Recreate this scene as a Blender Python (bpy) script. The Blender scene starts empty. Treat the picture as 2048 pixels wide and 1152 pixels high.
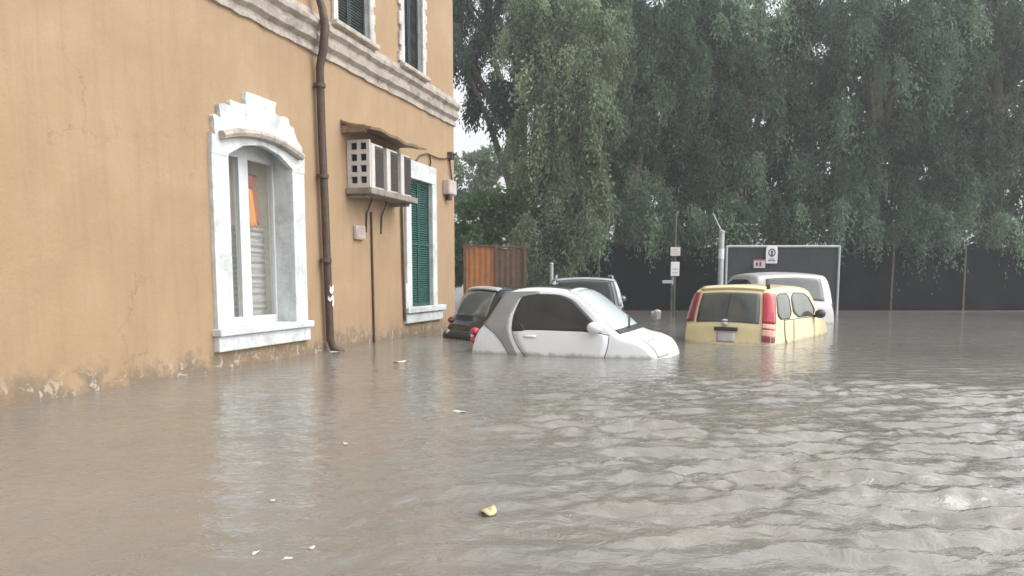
import bpy, bmesh, math, random
import numpy as np
from mathutils import Vector, Matrix

random.seed(4)
S = bpy.context.scene
COL = S.collection
PI = math.pi
R = math.radians
GROUND = -0.65           # street level; the flood surface is z = 0

# ------------------------------------------------------------------ materials
def new_mat(name):
    m = bpy.data.materials.new(name)
    m.use_nodes = True
    nt = m.node_tree
    return m, nt, nt.nodes['Principled BSDF']

def N(nt, kind, **kw):
    n = nt.nodes.new(kind)
    for k, v in kw.items():
        if k in n.inputs: n.inputs[k].default_value = v
        else: setattr(n, k, v)
    return n

def ramp(nt, fac, stops):
    r = nt.nodes.new('ShaderNodeValToRGB')
    el = r.color_ramp.elements
    while len(el) > 1: el.remove(el[-1])
    el[0].position, el[0].color = stops[0][0], (*stops[0][1], 1)
    for p, c in stops[1:]:
        e = el.new(p); e.color = (*c, 1)
    nt.links.new(fac, r.inputs[0])
    return r.outputs[0]

def mixc(nt, fac, a, b, mode='MIX'):
    m = nt.nodes.new('ShaderNodeMix'); m.data_type = 'RGBA'; m.blend_type = mode
    for sock, v in ((m.inputs[0], fac), (m.inputs[6], a), (m.inputs[7], b)):
        if hasattr(v, 'links') or hasattr(v, 'node'): nt.links.new(v, sock)
        elif isinstance(v, (int, float)): sock.default_value = v
        else: sock.default_value = (*v, 1)
    return m.outputs[2]

def coords(nt, scale=(1, 1, 1), kind='Object'):
    tc = nt.nodes.new('ShaderNodeTexCoord')
    mp = nt.nodes.new('ShaderNodeMapping'); mp.inputs['Scale'].default_value = scale
    nt.links.new(tc.outputs[kind], mp.inputs[0])
    return mp.outputs[0]

def noise(nt, vec, scale, detail=4, rough=.55, dist=0):
    n = N(nt, 'ShaderNodeTexNoise', Scale=scale, Detail=detail, Roughness=rough, Distortion=dist)
    nt.links.new(vec, n.inputs['Vector'])
    return n.outputs['Fac']

def bump(nt, bsdf, h, strength, dist=.02):
    b = N(nt, 'ShaderNodeBump', Strength=strength, Distance=dist)
    nt.links.new(h, b.inputs['Height']); nt.links.new(b.outputs[0], bsdf.inputs['Normal'])

def plain(name, col, rough=.6, metal=0, var=.25, scale=6, bmp=.15, coat=0, spec=None):
    m, nt, b = new_mat(name)
    v = coords(nt)
    n = noise(nt, v, scale, 6, .65)
    dark = tuple(c * (1 - var) for c in col); lite = tuple(min(1, c * (1 + var * .6)) for c in col)
    nt.links.new(ramp(nt, n, [(.3, dark), (.7, lite)]), b.inputs['Base Color'])
    b.inputs['Roughness'].default_value = rough; b.inputs['Metallic'].default_value = metal
    b.inputs['Coat Weight'].default_value = coat
    if spec is not None: b.inputs['Specular IOR Level'].default_value = spec
    if bmp: bump(nt, b, noise(nt, v, scale * 6, 3), bmp, .01)
    return m

def paint(name, col, rough=.35, grime=.25, metal=0):
    m, nt, b = new_mat(name)
    v = coords(nt, (1, 1, 2.2))
    n = noise(nt, v, 2.2, 6, .65)
    c = ramp(nt, n, [(.32, tuple(c * (1 - grime) for c in col)), (.62, col)])
    # silt left by the lapping water, a ragged band just over the flood line (local z .65)
    sp = nt.nodes.new('ShaderNodeSeparateXYZ'); nt.links.new(coords(nt), sp.inputs[0])
    md = nt.nodes.new('ShaderNodeMath'); md.operation = 'MULTIPLY_ADD'; md.inputs[1].default_value = -.16
    nt.links.new(noise(nt, coords(nt, (1, 1, .3)), 7, 6, .7), md.inputs[0]); nt.links.new(sp.outputs[2], md.inputs[2])
    c = mixc(nt, ramp(nt, md.outputs[0], [(.575, (.6, .6, .6)), (.62, (0, 0, 0))]), c, (.17, .14, .10))
    nt.links.new(c, b.inputs['Base Color'])
    b.inputs['Roughness'].default_value = rough; b.inputs['Metallic'].default_value = metal
    b.inputs['Coat Weight'].default_value = .5; b.inputs['Coat Roughness'].default_value = .08
    n2 = noise(nt, coords(nt), 45, 2)
    bump(nt, b, n2, .04, .004)
    return m

def glassy(name, col, rough=.06, ior=1.5, var=.35, scale=2.5):
    m, nt, b = new_mat(name)
    n = noise(nt, coords(nt), scale, 5, .6)
    nt.links.new(ramp(nt, n, [(.3, tuple(c * (1 - var) for c in col)), (.7, tuple(c * (1 + var) for c in col))]), b.inputs['Base Color'])
    b.inputs['Roughness'].default_value = rough; b.inputs['IOR'].default_value = ior
    bump(nt, b, noise(nt, coords(nt), 30, 3), .06, .004)
    return m

def plaster_mat():
    m, nt, b = new_mat('ochre plaster')
    v = coords(nt)
    base = ramp(nt, noise(nt, v, .9, 6, .62, .4), [(.28, (.285, .187, .106)), (.5, (.33, .225, .130)), (.75, (.37, .265, .162))])
    streak = noise(nt, coords(nt, (5, 5, .35)), 1.6, 6, .65, .3)
    base = mixc(nt, ramp(nt, streak, [(.48, (0, 0, 0)), (.76, (.6, .6, .6))]), base, (.26, .178, .105))
    blot = noise(nt, v, 2.7, 7, .7, .6)
    base = mixc(nt, ramp(nt, blot, [(.6, (0, 0, 0)), (.8, (.4, .4, .4))]), base, (.37, .285, .19))
    rp = noise(nt, v, .75, 7, .62, 1.2)
    base = mixc(nt, ramp(nt, rp, [(.57, (0, 0, 0)), (.60, (.5, .5, .5))]), base, (.305, .212, .126))
    sep = nt.nodes.new('ShaderNodeSeparateXYZ'); nt.links.new(v, sep.inputs[0])
    # tide of damp and flaked plaster low on the wall (local z .65 is the flood surface)
    wob = nt.nodes.new('ShaderNodeMath'); wob.operation = 'MULTIPLY_ADD'
    nt.links.new(noise(nt, v, 3.2, 6, .7, .5), wob.inputs[0]); wob.inputs[1].default_value = -1.1
    nt.links.new(sep.outputs[2], wob.inputs[2])
    damp = ramp(nt, wob.outputs[0], [(.12, (1, 1, 1)), (.34, (0, 0, 0))])
    base = mixc(nt, damp, base, (.185, .14, .095))
    fl = nt.nodes.new('ShaderNodeMath'); fl.operation = 'MULTIPLY'
    nt.links.new(ramp(nt, noise(nt, v, 6.5, 5, .7, .8), [(.57, (0, 0, 0)), (.6, (1, 1, 1))]), fl.inputs[0])
    nt.links.new(ramp(nt, sep.outputs[2], [(.72, (1, 1, 1)), (.92, (0, 0, 0))]), fl.inputs[1])
    base = mixc(nt, fl.outputs[0], base, (.38, .32, .26))
    wv = nt.nodes.new('ShaderNodeVectorMath'); wv.operation = 'MULTIPLY_ADD'
    nz = N(nt, 'ShaderNodeTexNoise', Scale=1.8, Detail=6, Roughness=.7); nt.links.new(v, nz.inputs['Vector'])
    nt.links.new(nz.outputs['Color'], wv.inputs[0]); wv.inputs[1].default_value = (.9, .9, .9); nt.links.new(v, wv.inputs[2])
    vo = N(nt, 'ShaderNodeTexVoronoi', Scale=.62); vo.feature = 'DISTANCE_TO_EDGE'; nt.links.new(wv.outputs[0], vo.inputs['Vector'])
    ck = nt.nodes.new('ShaderNodeMath'); ck.operation = 'MULTIPLY'
    nt.links.new(ramp(nt, vo.outputs['Distance'], [(0, (1, 1, 1)), (.007, (0, 0, 0))]), ck.inputs[0])
    nt.links.new(ramp(nt, noise(nt, v, .8, 3), [(.5, (0, 0, 0)), (.62, (.6, .6, .6))]), ck.inputs[1])
    base = mixc(nt, ck.outputs[0], base, (.16, .105, .06))
    nt.links.new(base, b.inputs['Base Color'])
    b.inputs['Roughness'].default_value = .85
    bump(nt, b, noise(nt, v, 22, 6, .7), .35, .02)
    return m

def stone_mat(name, lite, dark, scale=3.5):
    m, nt, b = new_mat(name)
    v = coords(nt)
    c = ramp(nt, noise(nt, v, scale, 8, .7, .5), [(.3, dark), (.52, lite), (.8, tuple(min(1, x * 1.15) for x in lite))])
    st = noise(nt, coords(nt, (6, 6, 1)), 2.2, 6, .7, .4)
    c = mixc(nt, ramp(nt, st, [(.52, (0, 0, 0)), (.7, (.75, .75, .75))]), c, dark)
    nt.links.new(c, b.inputs['Base Color']); b.inputs['Roughness'].default_value = .85
    bump(nt, b, noise(nt, v, 26, 6, .7), .5, .02)
    return m

def leaf_mat(name, dark, lite, trans=.35):
    m, nt, b = new_mat(name)
    at = nt.nodes.new('ShaderNodeAttribute'); at.attribute_name = 'tone'
    c = ramp(nt, at.outputs['Fac'], [(0, dark), (1, lite)])
    nt.links.new(c, b.inputs['Base Color']); b.inputs['Roughness'].default_value = .75; b.inputs['Specular IOR Level'].default_value = .15
    tr = nt.nodes.new('ShaderNodeBsdfTranslucent'); nt.links.new(c, tr.inputs[0])
    mx = nt.nodes.new('ShaderNodeMixShader'); mx.inputs[0].default_value = trans
    out = nt.nodes['Material Output']
    nt.links.new(b.outputs[0], mx.inputs[1]); nt.links.new(tr.outputs[0], mx.inputs[2])
    nt.links.new(mx.outputs[0], out.inputs[0])
    return m

def slat_mat(name, c1, c2, freq, axis=2, rough=.6):
    m, nt, b = new_mat(name)
    v = coords(nt)
    w = N(nt, 'ShaderNodeTexWave', Scale=freq); w.bands_direction = 'XYZ'[axis]
    w.inputs['Distortion'].default_value = .6
    nt.links.new(v, w.inputs['Vector'])
    c = ramp(nt, w.outputs['Fac'], [(.15, c2), (.45, c1)])
    c = mixc(nt, ramp(nt, noise(nt, v, 4, 6, .7), [(.4, (0, 0, 0)), (.75, (.5, .5, .5))]), c, c2)
    nt.links.new(c, b.inputs['Base Color']); b.inputs['Roughness'].default_value = rough
    bump(nt, b, w.outputs['Fac'], .5, .02)
    return m

M = dict(
    plaster=plaster_mat(),
    stone=stone_mat('weathered cornice stone', (.42, .375, .325), (.20, .17, .14)),
    surround=stone_mat('white window surround', (.55, .585, .585), (.36, .375, .365), 3.2),
    surround_old=stone_mat('worn upper surround', (.56, .54, .52), (.30, .28, .26), 5),
    shutter=slat_mat('green shutter slats', (.012, .085, .07), (.008, .055, .047), 9, 2, .5),
    shutter_dark=slat_mat('dark green shutter slats', (.022, .036, .036), (.014, .024, .024), 9, 2, .55),
    pipe=plain('rusty brown pipe', (.07, .042, .026), .55, 0, .5, 8, .4),
    wrap=plain('torn white wrap', (.75, .68, .62), .8),
    white=plain('white paint', (.58, .60, .61), .55, 0, .1),
    pane=glassy('window pane', (.20, .20, .175), .05),
    room=plain('room plaster', (.62, .58, .44), .8),
    blind=slat_mat('grey roller blind', (.36, .36, .35), (.28, .28, .27), 5),
    banner_red=plain('dark red cloth', (.33, .06, .025), .8),
    banner_orange=plain('orange cloth', (.75, .27, .03), .8),
    concrete=stone_mat('grimy concrete', (.25, .22, .19), (.11, .095, .08), 5),
    ac=plain('yellowed white casing', (.52, .49, .47), .5, 0, .15),
    ac_dark=slat_mat('dark condenser fins', (.10, .085, .075), (.045, .038, .035), 28, 0),
    hole=plain('black hole shade', (.008, .008, .008), .9),
    canopy=plain('brown canopy sheet', (.22, .15, .09), .6, 0, .55, 9),
    steel=plain('dull galvanised steel', (.42, .44, .45), .45, .3, .25),
    steel_white=plain('pale painted steel', (.38, .40, .41), .5, 0, .2),
    cable=plain('dark cable', (.05, .04, .035), .6),
    box=plain('grey plastic box', (.48, .42, .38), .6),
    smart=paint('white car paint', (.76, .785, .82), .3, .05),
    tridion=paint('silver grey paint', (.27, .28, .29), .4, .1, .2),
    black=paint('black car paint', (.022, .02, .022), .25, .2),
    yellow=paint('pale yellow car paint', (.70, .595, .34), .35, .1),
    grey=paint('dark grey car paint', (.15, .155, .165), .3, .15, .3),
    van=paint('off white car paint', (.56, .56, .55), .35, .1),
    glass=glassy('car glass', (.028, .032, .03), .05, 1.5),
    glass_pale=glassy('sky tinted windscreen', (.50, .56, .58), .12, 1.5, .1, 1.2),  # pale base colour carries the sky's reflection in the windscreen
    glass_mid=glassy('greenish car glass', (.075, .085, .075), .05, 1.5),
    glass_grey=glassy('pale rear glass', (.13, .14, .135), .08, 1.5, .2),
    plastic=plain('black plastic', (.02, .02, .02), .5),
    red=plain('red lamp lens', (.42, .015, .03), .15, 0, .15, 8, 0, .6),
    dred=plain('dark red lamp lens', (.20, .012, .025), .15, 0, .15, 8, 0, .6),
    clear=plain('pale lamp lens', (.72, .42, .33), .15, 0, .15, 8, 0, .6),
    lamp=glassy('headlamp glass', (.44, .46, .46), .1, 1.5, .1),
    plate=plain('number plate', (.52, .50, .50), .5, 0, .15),
    rubber=plain('tyre rubber', (.02, .02, .02), .8),
    rim=plain('wheel rim', (.4, .4, .42), .35, .7),
    bark=stone_mat('bark', (.15, .125, .10), (.06, .05, .04), 6),
    rust=plain('rusty sheet', (.36, .135, .04), .65, 0, .3, 5, .3),
    rust_dark=plain('dark rusty sheet', (.115, .065, .04), .7, 0, .4, 5, .3),
    net=plain('dark fence netting', (.011, .0145, .017), .95, 0, .55, 1.1, .15, 0, 0),
    mesh=plain('grey mesh panel', (.05, .054, .058), .7, 0, .2, 3),
    sign_white=plain('white sign plate', (.66, .66, .70), .5, 0, .08),
    sign_cream=plain('cream sign plate', (.62, .58, .50), .5, 0, .15),
    sign_pink=plain('faded pink sign plate', (.50, .42, .43), .5, 0, .2),
    sign_ink=plain('dark sign print', (.05, .05, .07), .6),
    sign_red=plain('red sign print', (.45, .03, .06), .6),
    asphalt=plain('asphalt', (.05, .05, .05), .9, 0, .3, 12),
    foam=plain('pale foam scrap', (.52, .50, .46), .7),
    dryleaf=plain('yellow leaf', (.46, .40, .22), .6),
    paleleaf=plain('pale leaf', (.52, .48, .36), .6),
    leaf_dark=leaf_mat('dark foliage', (.021, .042, .029), (.15, .235, .16)),
    leaf_mid=leaf_mat('mid foliage', (.030, .056, .038), (.22, .32, .20)),
    leaf_sage=leaf_mat('sage foliage', (.055, .088, .050), (.33, .40, .25)),
    leaf_green=leaf_mat('bright foliage', (.06, .125, .045), (.20, .33, .13)),
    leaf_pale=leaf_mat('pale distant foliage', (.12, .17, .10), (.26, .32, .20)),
)

# ------------------------------------------------------------------ mesh helpers
class MB:
    def __init__(s): s.v = []; s.f = []; s.m = []
    def add(s, vs, fs, mi=0):
        o = len(s.v); s.v += [tuple(v) for v in vs]; s.f += [tuple(i + o for i in f) for f in fs]; s.m += [mi] * len(fs)
        return s
    def box(s, a, b, mi=0):
        (x0, y0, z0), (x1, y1, z1) = [tuple(map(min, zip(a, b))), tuple(map(max, zip(a, b)))]
        vs = [(x, y, z) for z in (z0, z1) for y in (y0, y1) for x in (x0, x1)]
        return s.add(vs, [(0, 2, 3, 1), (4, 5, 7, 6), (0, 1, 5, 4), (2, 6, 7, 3), (0, 4, 6, 2), (1, 3, 7, 5)], mi)
    def prism(s, poly, y0, y1, mi=0, ax='y'):
        """polygon in (x,z) pushed along y (ax='y'), or in (y,z) pushed along x (ax='x')"""
        n = len(poly)
        f3 = (lambda p, d: (p[0], d, p[1])) if ax == 'y' else (lambda p, d: (d, p[0], p[1]))
        vs = [f3(p, y0) for p in poly] + [f3(p, y1) for p in poly]
        fs = [tuple(range(n))[::-1], tuple(range(n, 2 * n))] + [(i, (i + 1) % n, n + (i + 1) % n, n + i) for i in range(n)]
        return s.add(vs, fs, mi)
    def tube(s, pts, r, n=8, mi=0):
        pts = [Vector(p) for p in pts]
        rs = r if isinstance(r, (list, tuple)) else [r] * len(pts)
        vs = []; prev = None
        for i, p in enumerate(pts):
            d = (pts[min(i + 1, len(pts) - 1)] - pts[max(i - 1, 0)]).normalized()
            u = (prev - d * prev.dot(d)) if prev else d.orthogonal()
            if u.length < 1e-6: u = d.orthogonal()
            u.normalize(); prev = u; w = d.cross(u)
            vs += [p + (u * math.cos(2 * PI * k / n) + w * math.sin(2 * PI * k / n)) * rs[i] for k in range(n)]
        fs = [(i * n + k, i * n + (k + 1) % n, (i + 1) * n + (k + 1) % n, (i + 1) * n + k) for i in range(len(pts) - 1) for k in range(n)]
        fs += [tuple(range(n))[::-1], tuple(range((len(pts) - 1) * n, len(pts) * n))]
        return s.add(vs, fs, mi)
    def grid(s, rows, mi=0):
        nr, nc = len(rows), len(rows[0])
        vs = [p for r in rows for p in r]
        fs = [(i * nc + j, i * nc + j + 1, (i + 1) * nc + j + 1, (i + 1) * nc + j) for i in range(nr - 1) for j in range(nc - 1)]
        return s.add(vs, fs, mi)
    def ball(s, c, r, n=10, m=7, mi=0):
        rows = []
        for i in range(m + 1):
            t = PI * i / m
            rows.append([(c[0] + r[0] * math.sin(t) * math.cos(2 * PI * k / n), c[1] + r[1] * math.sin(t) * math.sin(2 * PI * k / n), c[2] + r[2] * math.cos(t)) for k in range(n + 1)])
        return s.grid(rows, mi)
    def build(s, name, mats, parent=None, smooth=False, bevel=0, solid=0, angle=40):
        me = bpy.data.meshes.new(name); me.from_pydata(s.v, [], s.f)
        for m in (mats if isinstance(mats, list) else [mats]): me.materials.append(m)
        for p, k in zip(me.polygons, s.m): p.material_index = k
        bm = bmesh.new(); bm.from_mesh(me)
        bmesh.ops.remove_doubles(bm, verts=bm.verts, dist=1e-5)
        bmesh.ops.recalc_face_normals(bm, faces=bm.faces)
        bm.to_mesh(me); bm.free()
        if smooth:
            me.polygons.foreach_set('use_smooth', [True] * len(me.polygons)); me.set_sharp_from_angle(angle=R(angle))
        o = bpy.data.objects.new(name, me); COL.objects.link(o)
        if parent: o.parent = parent
        if bevel:
            b = o.modifiers.new('bevel', 'BEVEL'); b.width = bevel; b.segments = 2; b.limit_method = 'ANGLE'; b.angle_limit = R(40)
        if solid:
            m = o.modifiers.new('solid', 'SOLIDIFY'); m.thickness = solid; m.offset = 0
        return o

def tag(o, label=None, cat=None, group=None, kind=None):
    if label: o['label'] = label
    if cat: o['category'] = cat
    if group: o['group'] = group
    if kind: o['kind'] = kind
    return o

def empty(name, loc, rz=0, **kw):
    o = bpy.data.objects.new(name, None); COL.objects.link(o); o.empty_display_size = .2
    o.location = loc; o.rotation_euler.z = rz
    return tag(o, **kw)

# ------------------------------------------------------------------ world, sun, camera
w = bpy.data.worlds.new('World'); S.world = w; w.use_nodes = True
nt = w.node_tree; bg = nt.nodes['Background']
sky = nt.nodes.new('ShaderNodeTexSky'); sky.sky_type = 'NISHITA'; sky.sun_disc = False
SUN_EL, SUN_AZ = R(48), R(102)        # azimuth clockwise from +y
sky.sun_elevation = SUN_EL; sky.sun_rotation = SUN_AZ
sky.dust_density = 4.0; sky.air_density = 1.0; sky.ozone_density = 1.0
hs = nt.nodes.new('ShaderNodeHueSaturation'); hs.inputs['Saturation'].default_value = .18   # overcast: cloud takes the blue out
nt.links.new(sky.outputs[0], hs.inputs['Color']); nt.links.new(hs.outputs[0], bg.inputs[0])
bg.inputs[1].default_value = .15
sl = bpy.data.lights.new('sun', 'SUN'); sl.energy = 1.1; sl.angle = R(130); sl.color = (1, .97, .93)
so = bpy.data.objects.new('sun', sl); COL.objects.link(so)
dirv = Vector((math.sin(SUN_AZ) * math.cos(SUN_EL), math.cos(SUN_AZ) * math.cos(SUN_EL), math.sin(SUN_EL)))
so.rotation_euler = dirv.to_track_quat('Z', 'Y').to_euler(); so.location = (4, -6, 14)

cam = bpy.data.cameras.new('camera'); cam.sensor_width = 36; cam.lens = 1550 / 2048 * 36
cam.shift_y = 142 / 2048; cam.clip_end = 2000; cam.clip_start = .05
co = bpy.data.objects.new('camera', cam); COL.objects.link(co)
co.location = (0, 0, 1.0); co.rotation_euler = (R(90 - 6), 0, 0)
S.camera = co
S.view_settings.view_transform = 'Standard'; S.view_settings.look = 'None'; S.view_settings.gamma = 1
S.view_settings.exposure = 1.05
S.cycles.max_bounces = 8; S.cycles.transparent_max_bounces = 8
S.cycles.use_denoising = True

# ------------------------------------------------------------------ ground and flood water
g = MB().grid([[(x, y, GROUND) for x in (-400, 400)] for y in (-200, 600)])
tag(g.build('street', M['asphalt']), kind='structure')

def water():
    xs = np.concatenate([[-400, -120, -40, -20, -12], np.arange(-8, 11, .04), [12, 14, 18, 26, 45, 120, 400]])
    ys = np.concatenate([[-200, -60, -15, -4, 0, 1.2], np.arange(2.0, 11.5, .032), np.arange(11.5, 24, .11), [26, 30, 45, 100, 600]])
    X, Y = np.meshgrid(xs, ys)
    rng = np.random.default_rng(3)
    Z = np.zeros_like(X)
    for lam, amp, n in ((1.3, .0026, 6), (.55, .0034, 16), (.27, .0052, 26), (.15, .0030, 26)):
        for _ in range(n):
            th = rng.normal(PI / 2, {1.3: .5, .55: .24, .27: .22, .15: .6}[lam]); l = lam * rng.uniform(.7, 1.4); ph = rng.uniform(0, 2 * PI)
            k = 2 * PI / l
            wob = .35 * np.sin(X * rng.uniform(.6, 1.7) + Y * rng.uniform(.4, 1.2) + rng.uniform(0, 6))
            Z += amp * math.sqrt(2 / n) * (2 * ((np.sin(k * (X * math.cos(th) + Y * math.sin(th)) + ph + 2.2 * wob) + 1) / 2) ** 1.5 - .8)
    patch = sum(np.sin(X * a_ + Y * b_ + c_) for a_, b_, c_ in ((.9, 1.7, 0), (-1.3, 2.3, 1), (2.1, .8, 2), (.5, 3.1, 4)))
    Z *= .85 + .16 * patch
    # sheltered by the house on the left, open on the right
    side = 1 / (1 + np.exp(-(X - .05 * Y + .35) * 2.2))
    near = np.clip((9.0 - Y) / 3.2, .10, 1)
    edge = ((X > -8) & (X < 11) & (Y > 1.9) & (Y < 24)).astype(float)
    Z *= (.38 + 1.5 * side) * near * edge
    nr, nc = X.shape
    idx = np.arange(nr * nc).reshape(nr, nc)
    F = np.stack([idx[:-1, :-1], idx[:-1, 1:], idx[1:, 1:], idx[1:, :-1]], -1).reshape(-1, 4)
    return quad_mesh('flood_water', np.stack([X, Y, Z], -1).reshape(-1, 3), F, True)

def quad_mesh(name, V, F, smooth=False, tone=None):
    me = bpy.data.meshes.new(name)
    me.vertices.add(len(V)); me.vertices.foreach_set('co', np.ascontiguousarray(V, dtype=np.float32).ravel())
    me.loops.add(F.size); me.loops.foreach_set('vertex_index', np.ascontiguousarray(F, dtype=np.int32).ravel())
    me.polygons.add(len(F)); me.polygons.foreach_set('loop_start', np.arange(0, F.size, 4, dtype=np.int32))
    if smooth: me.polygons.foreach_set('use_smooth', np.ones(len(F), dtype=bool))
    me.update(calc_edges=True); me.validate()
    if tone is not None:
        a = me.attributes.new('tone', 'FLOAT', 'FACE'); a.data.foreach_set('value', tone.astype(np.float32))
    o = bpy.data.objects.new(name, me); COL.objects.link(o)
    return o

m, nt, b = new_mat('murky flood water')
v = coords(nt)
c = ramp(nt, noise(nt, v, .35, 5, .6, .5), [(.3, (.150, .142, .126)), (.7, (.200, .192, .176))])
silt = noise(nt, coords(nt, (.5, 1.6, 1)), .9, 7, .68, 1.2)
c = mixc(nt, ramp(nt, silt, [(.45, (0, 0, 0)), (.7, (.4, .4, .4))]), c, (.21, .18, .135))
nt.links.new(c, b.inputs['Base Color'])
b.inputs['Roughness'].default_value = .03; b.inputs['IOR'].default_value = 1.48
h1 = noise(nt, coords(nt, (4, 7, 1)), 1.6, 4, .6, .6)
def rain_rings(scale, gate):
    vo = N(nt, 'ShaderNodeTexVoronoi', Scale=scale); nt.links.new(v, vo.inputs['Vector'])
    rg = ramp(nt, vo.outputs['Distance'], [(0, (.9,) * 3), (.05, (.25,) * 3), (.09, (.75,) * 3), (.14, (.3,) * 3), (.19, (.62,) * 3), (.25, (.42,) * 3), (.32, (.5,) * 3), (1, (.5,) * 3)])
    sc = nt.nodes.new('ShaderNodeSeparateColor'); nt.links.new(vo.outputs['Color'], sc.inputs[0])
    gt = nt.nodes.new('ShaderNodeMath'); gt.operation = 'GREATER_THAN'; gt.inputs[1].default_value = gate
    nt.links.new(sc.outputs[0], gt.inputs[0])
    return mixc(nt, gt.outputs[0], (.5, .5, .5), rg)
h2 = mixc(nt, .5, rain_rings(3.1, .55), rain_rings(5.3, .6))
bp1 = N(nt, 'ShaderNodeBump', Strength=.30, Distance=.05); nt.links.new(h1, bp1.inputs['Height'])
bp2 = N(nt, 'ShaderNodeBump', Strength=.5, Distance=.02); nt.links.new(h2, bp2.inputs['Height'])
nt.links.new(bp1.outputs[0], bp2.inputs['Normal']); nt.links.new(bp2.outputs[0], b.inputs['Normal'])
wo = water(); wo.data.materials.append(m); tag(wo, kind='structure')

# ------------------------------------------------------------------ the ochre house
A = math.atan(461 / 1558.5)
DIR, NRM = Vector((math.sin(A), math.cos(A), 0)), Vector((math.cos(A), -math.sin(A), 0))
P0 = Vector((-2.542, 10.49, GROUND)); RZ = PI / 2 - A
ZO = .65                                      # local z of the flood surface
T0, T1, HT = -14.0, 5.0, 7.4                  # extent along the facade, wall height above water
house = empty('house', P0, RZ, label='two storey ochre plastered house with grey string course and green shutters', cat='house')

def wall_thing(name, t, o, z, **kw):         # an Empty on the facade plane, axes along it
    return empty(name, P0 + DIR * t + NRM * o + Vector((0, 0, z + ZO)), RZ, **kw)
def L(z): return z + ZO

# openings (t0, t1, z0, z1)
GW = (-2.0, -.75, .45, 2.56)
GD = (2.86, 3.80, .50, 2.66)
U1 = (.50, 1.46, 4.45, 6.5)
U2 = (2.68, 3.44, 4.45, 6.5)
U0 = (-2.3, -1.35, 4.45, 6.5)
ops = [GW, GD, U1, U2, U0]
TX = sorted({T0, T1, *[o[0] for o in ops], *[o[1] for o in ops], *np.arange(-13, 5, 1.0)})
ZX = sorted({-ZO, HT, *[o[2] for o in ops], *[o[3] for o in ops]})
mb = MB()
for i in range(len(TX) - 1):
    for j in range(len(ZX) - 1):
        tc, zc = (TX[i] + TX[i + 1]) / 2, (ZX[j] + ZX[j + 1]) / 2
        if any(o[0] < tc < o[1] and o[2] < zc < o[3] for o in ops): continue
        mb.add([(TX[i], 0, L(ZX[j])), (TX[i + 1], 0, L(ZX[j])), (TX[i + 1], 0, L(ZX[j + 1])), (TX[i], 0, L(ZX[j + 1]))], [(0, 1, 2, 3)])
D = 7.0
mb.add([(T1, 0, 0), (T1, D, 0), (T1, D, L(HT)), (T1, 0, L(HT))], [(0, 1, 2, 3)])
mb.add([(T0, 0, 0), (T0, D, 0), (T0, D, L(HT)), (T0, 0, L(HT))], [(0, 3, 2, 1)])
mb.add([(T0, D, 0), (T1, D, 0), (T1, D, L(HT)), (T0, D, L(HT))], [(0, 3, 2, 1)])
for o in ops:                                   # reveals
    d = .30
    a, c_, z0, z1 = o[0], o[1], L(o[2]), L(o[3])
    mb.add([(a, 0, z0), (c_, 0, z0), (c_, 0, z1), (a, 0, z1), (a, d, z0), (c_, d, z0), (c_, d, z1), (a, d, z1)],
           [(0, 1, 5, 4), (1, 2, 6, 5), (2, 3, 7, 6), (3, 0, 4, 7)], 1)
mb.build('wall', [M['plaster'], M['surround']], house)

# roof with eaves
mb = MB()
e = .45
mb.prism([(-e, L(HT)), (D + e, L(HT)), (D / 2, L(HT) + 2.0)], T0 - e, T1 + e, ax='x')
mb.build('roof', plain('terracotta tiles', (.30, .12, .06), .8, 0, .35, 8), house)

# string course between the storeys: fillet, ogee, weathered slope
prof = [(0, 3.88), (-.035, 3.885), (-.04, 3.935), (-.015, 3.95), (-.02, 3.985), (-.085, 4.03), (-.10, 4.10), (-.06, 4.125), (-.065, 4.17), (-.13, 4.215), (-.14, 4.27), (-.09, 4.30), (-.03, 4.335), (-.03, 4.40), (0, 4.41)]
rng = random.Random(8)
rows = []
ts = list(np.arange(T0, T1 + .05, .16)) + [T1 + .04]
for t in ts:
    jz, jy = rng.uniform(-.012, .012), rng.uniform(-.010, .008)
    rows.append([(t, y + (jy if y < 0 else 0), L(z) + jz) for y, z in prof])
mb = MB(); mb.grid(rows); mb.add(rows[-1], [tuple(range(len(prof)))])
# the returned end round the corner
ret = [(T1 + 0.04, y, L(z)) for y, z in prof]
mb.build('string_course', M['stone'], house)

# downpipe
mb = MB()
pts = [(-.15, -.10, L(HT - .1)), (-.15, -.10, L(4.62)), (-.15, -.17, L(4.42)), (-.135, -.20, L(4.2)), (-.12, -.15, L(3.9)), (-.11, -.09, L(3.7)), (-.09, -.085, L(2.9)), (-.05, -.085, L(1.8)), (-.02, -.085, L(.75)), (0, -.085, L(.16)), (.03, -.11, L(.05)), (.10, -.20, L(-.02)), (.14, -.26, L(-.12))]
mb.tube(pts, [.042, .042, .05, .055, .056] + [.052] * 8, 10)
for z in (3.45, 2.3, 1.2): mb.tube([(-.085 - (z - 2.3) * .02, -.085, L(z)), (-.085 - (z - 2.3) * .02, -.085, L(z + .05))], .075, 10)
dp = mb.build('downpipe', M['pipe'], house, True)
mb = MB()
for (z, h, a) in ((.80, .09, 0), (.62, .14, .5), (.70, .05, -.4)):
    rows = []
    for i in range(5):
        q = i / 4
        rows.append([(-.02 + .064 * math.sin(t + a + .2 * math.sin(3 * q)), -.085 - .064 * math.cos(t + a), L(z) + h * q + .02 * math.sin(5 * t)) for t in np.linspace(-.8, .5, 6)])
    mb.grid(rows)
mb.build('torn_wrap', M['wrap'], dp, solid=.004)

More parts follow.
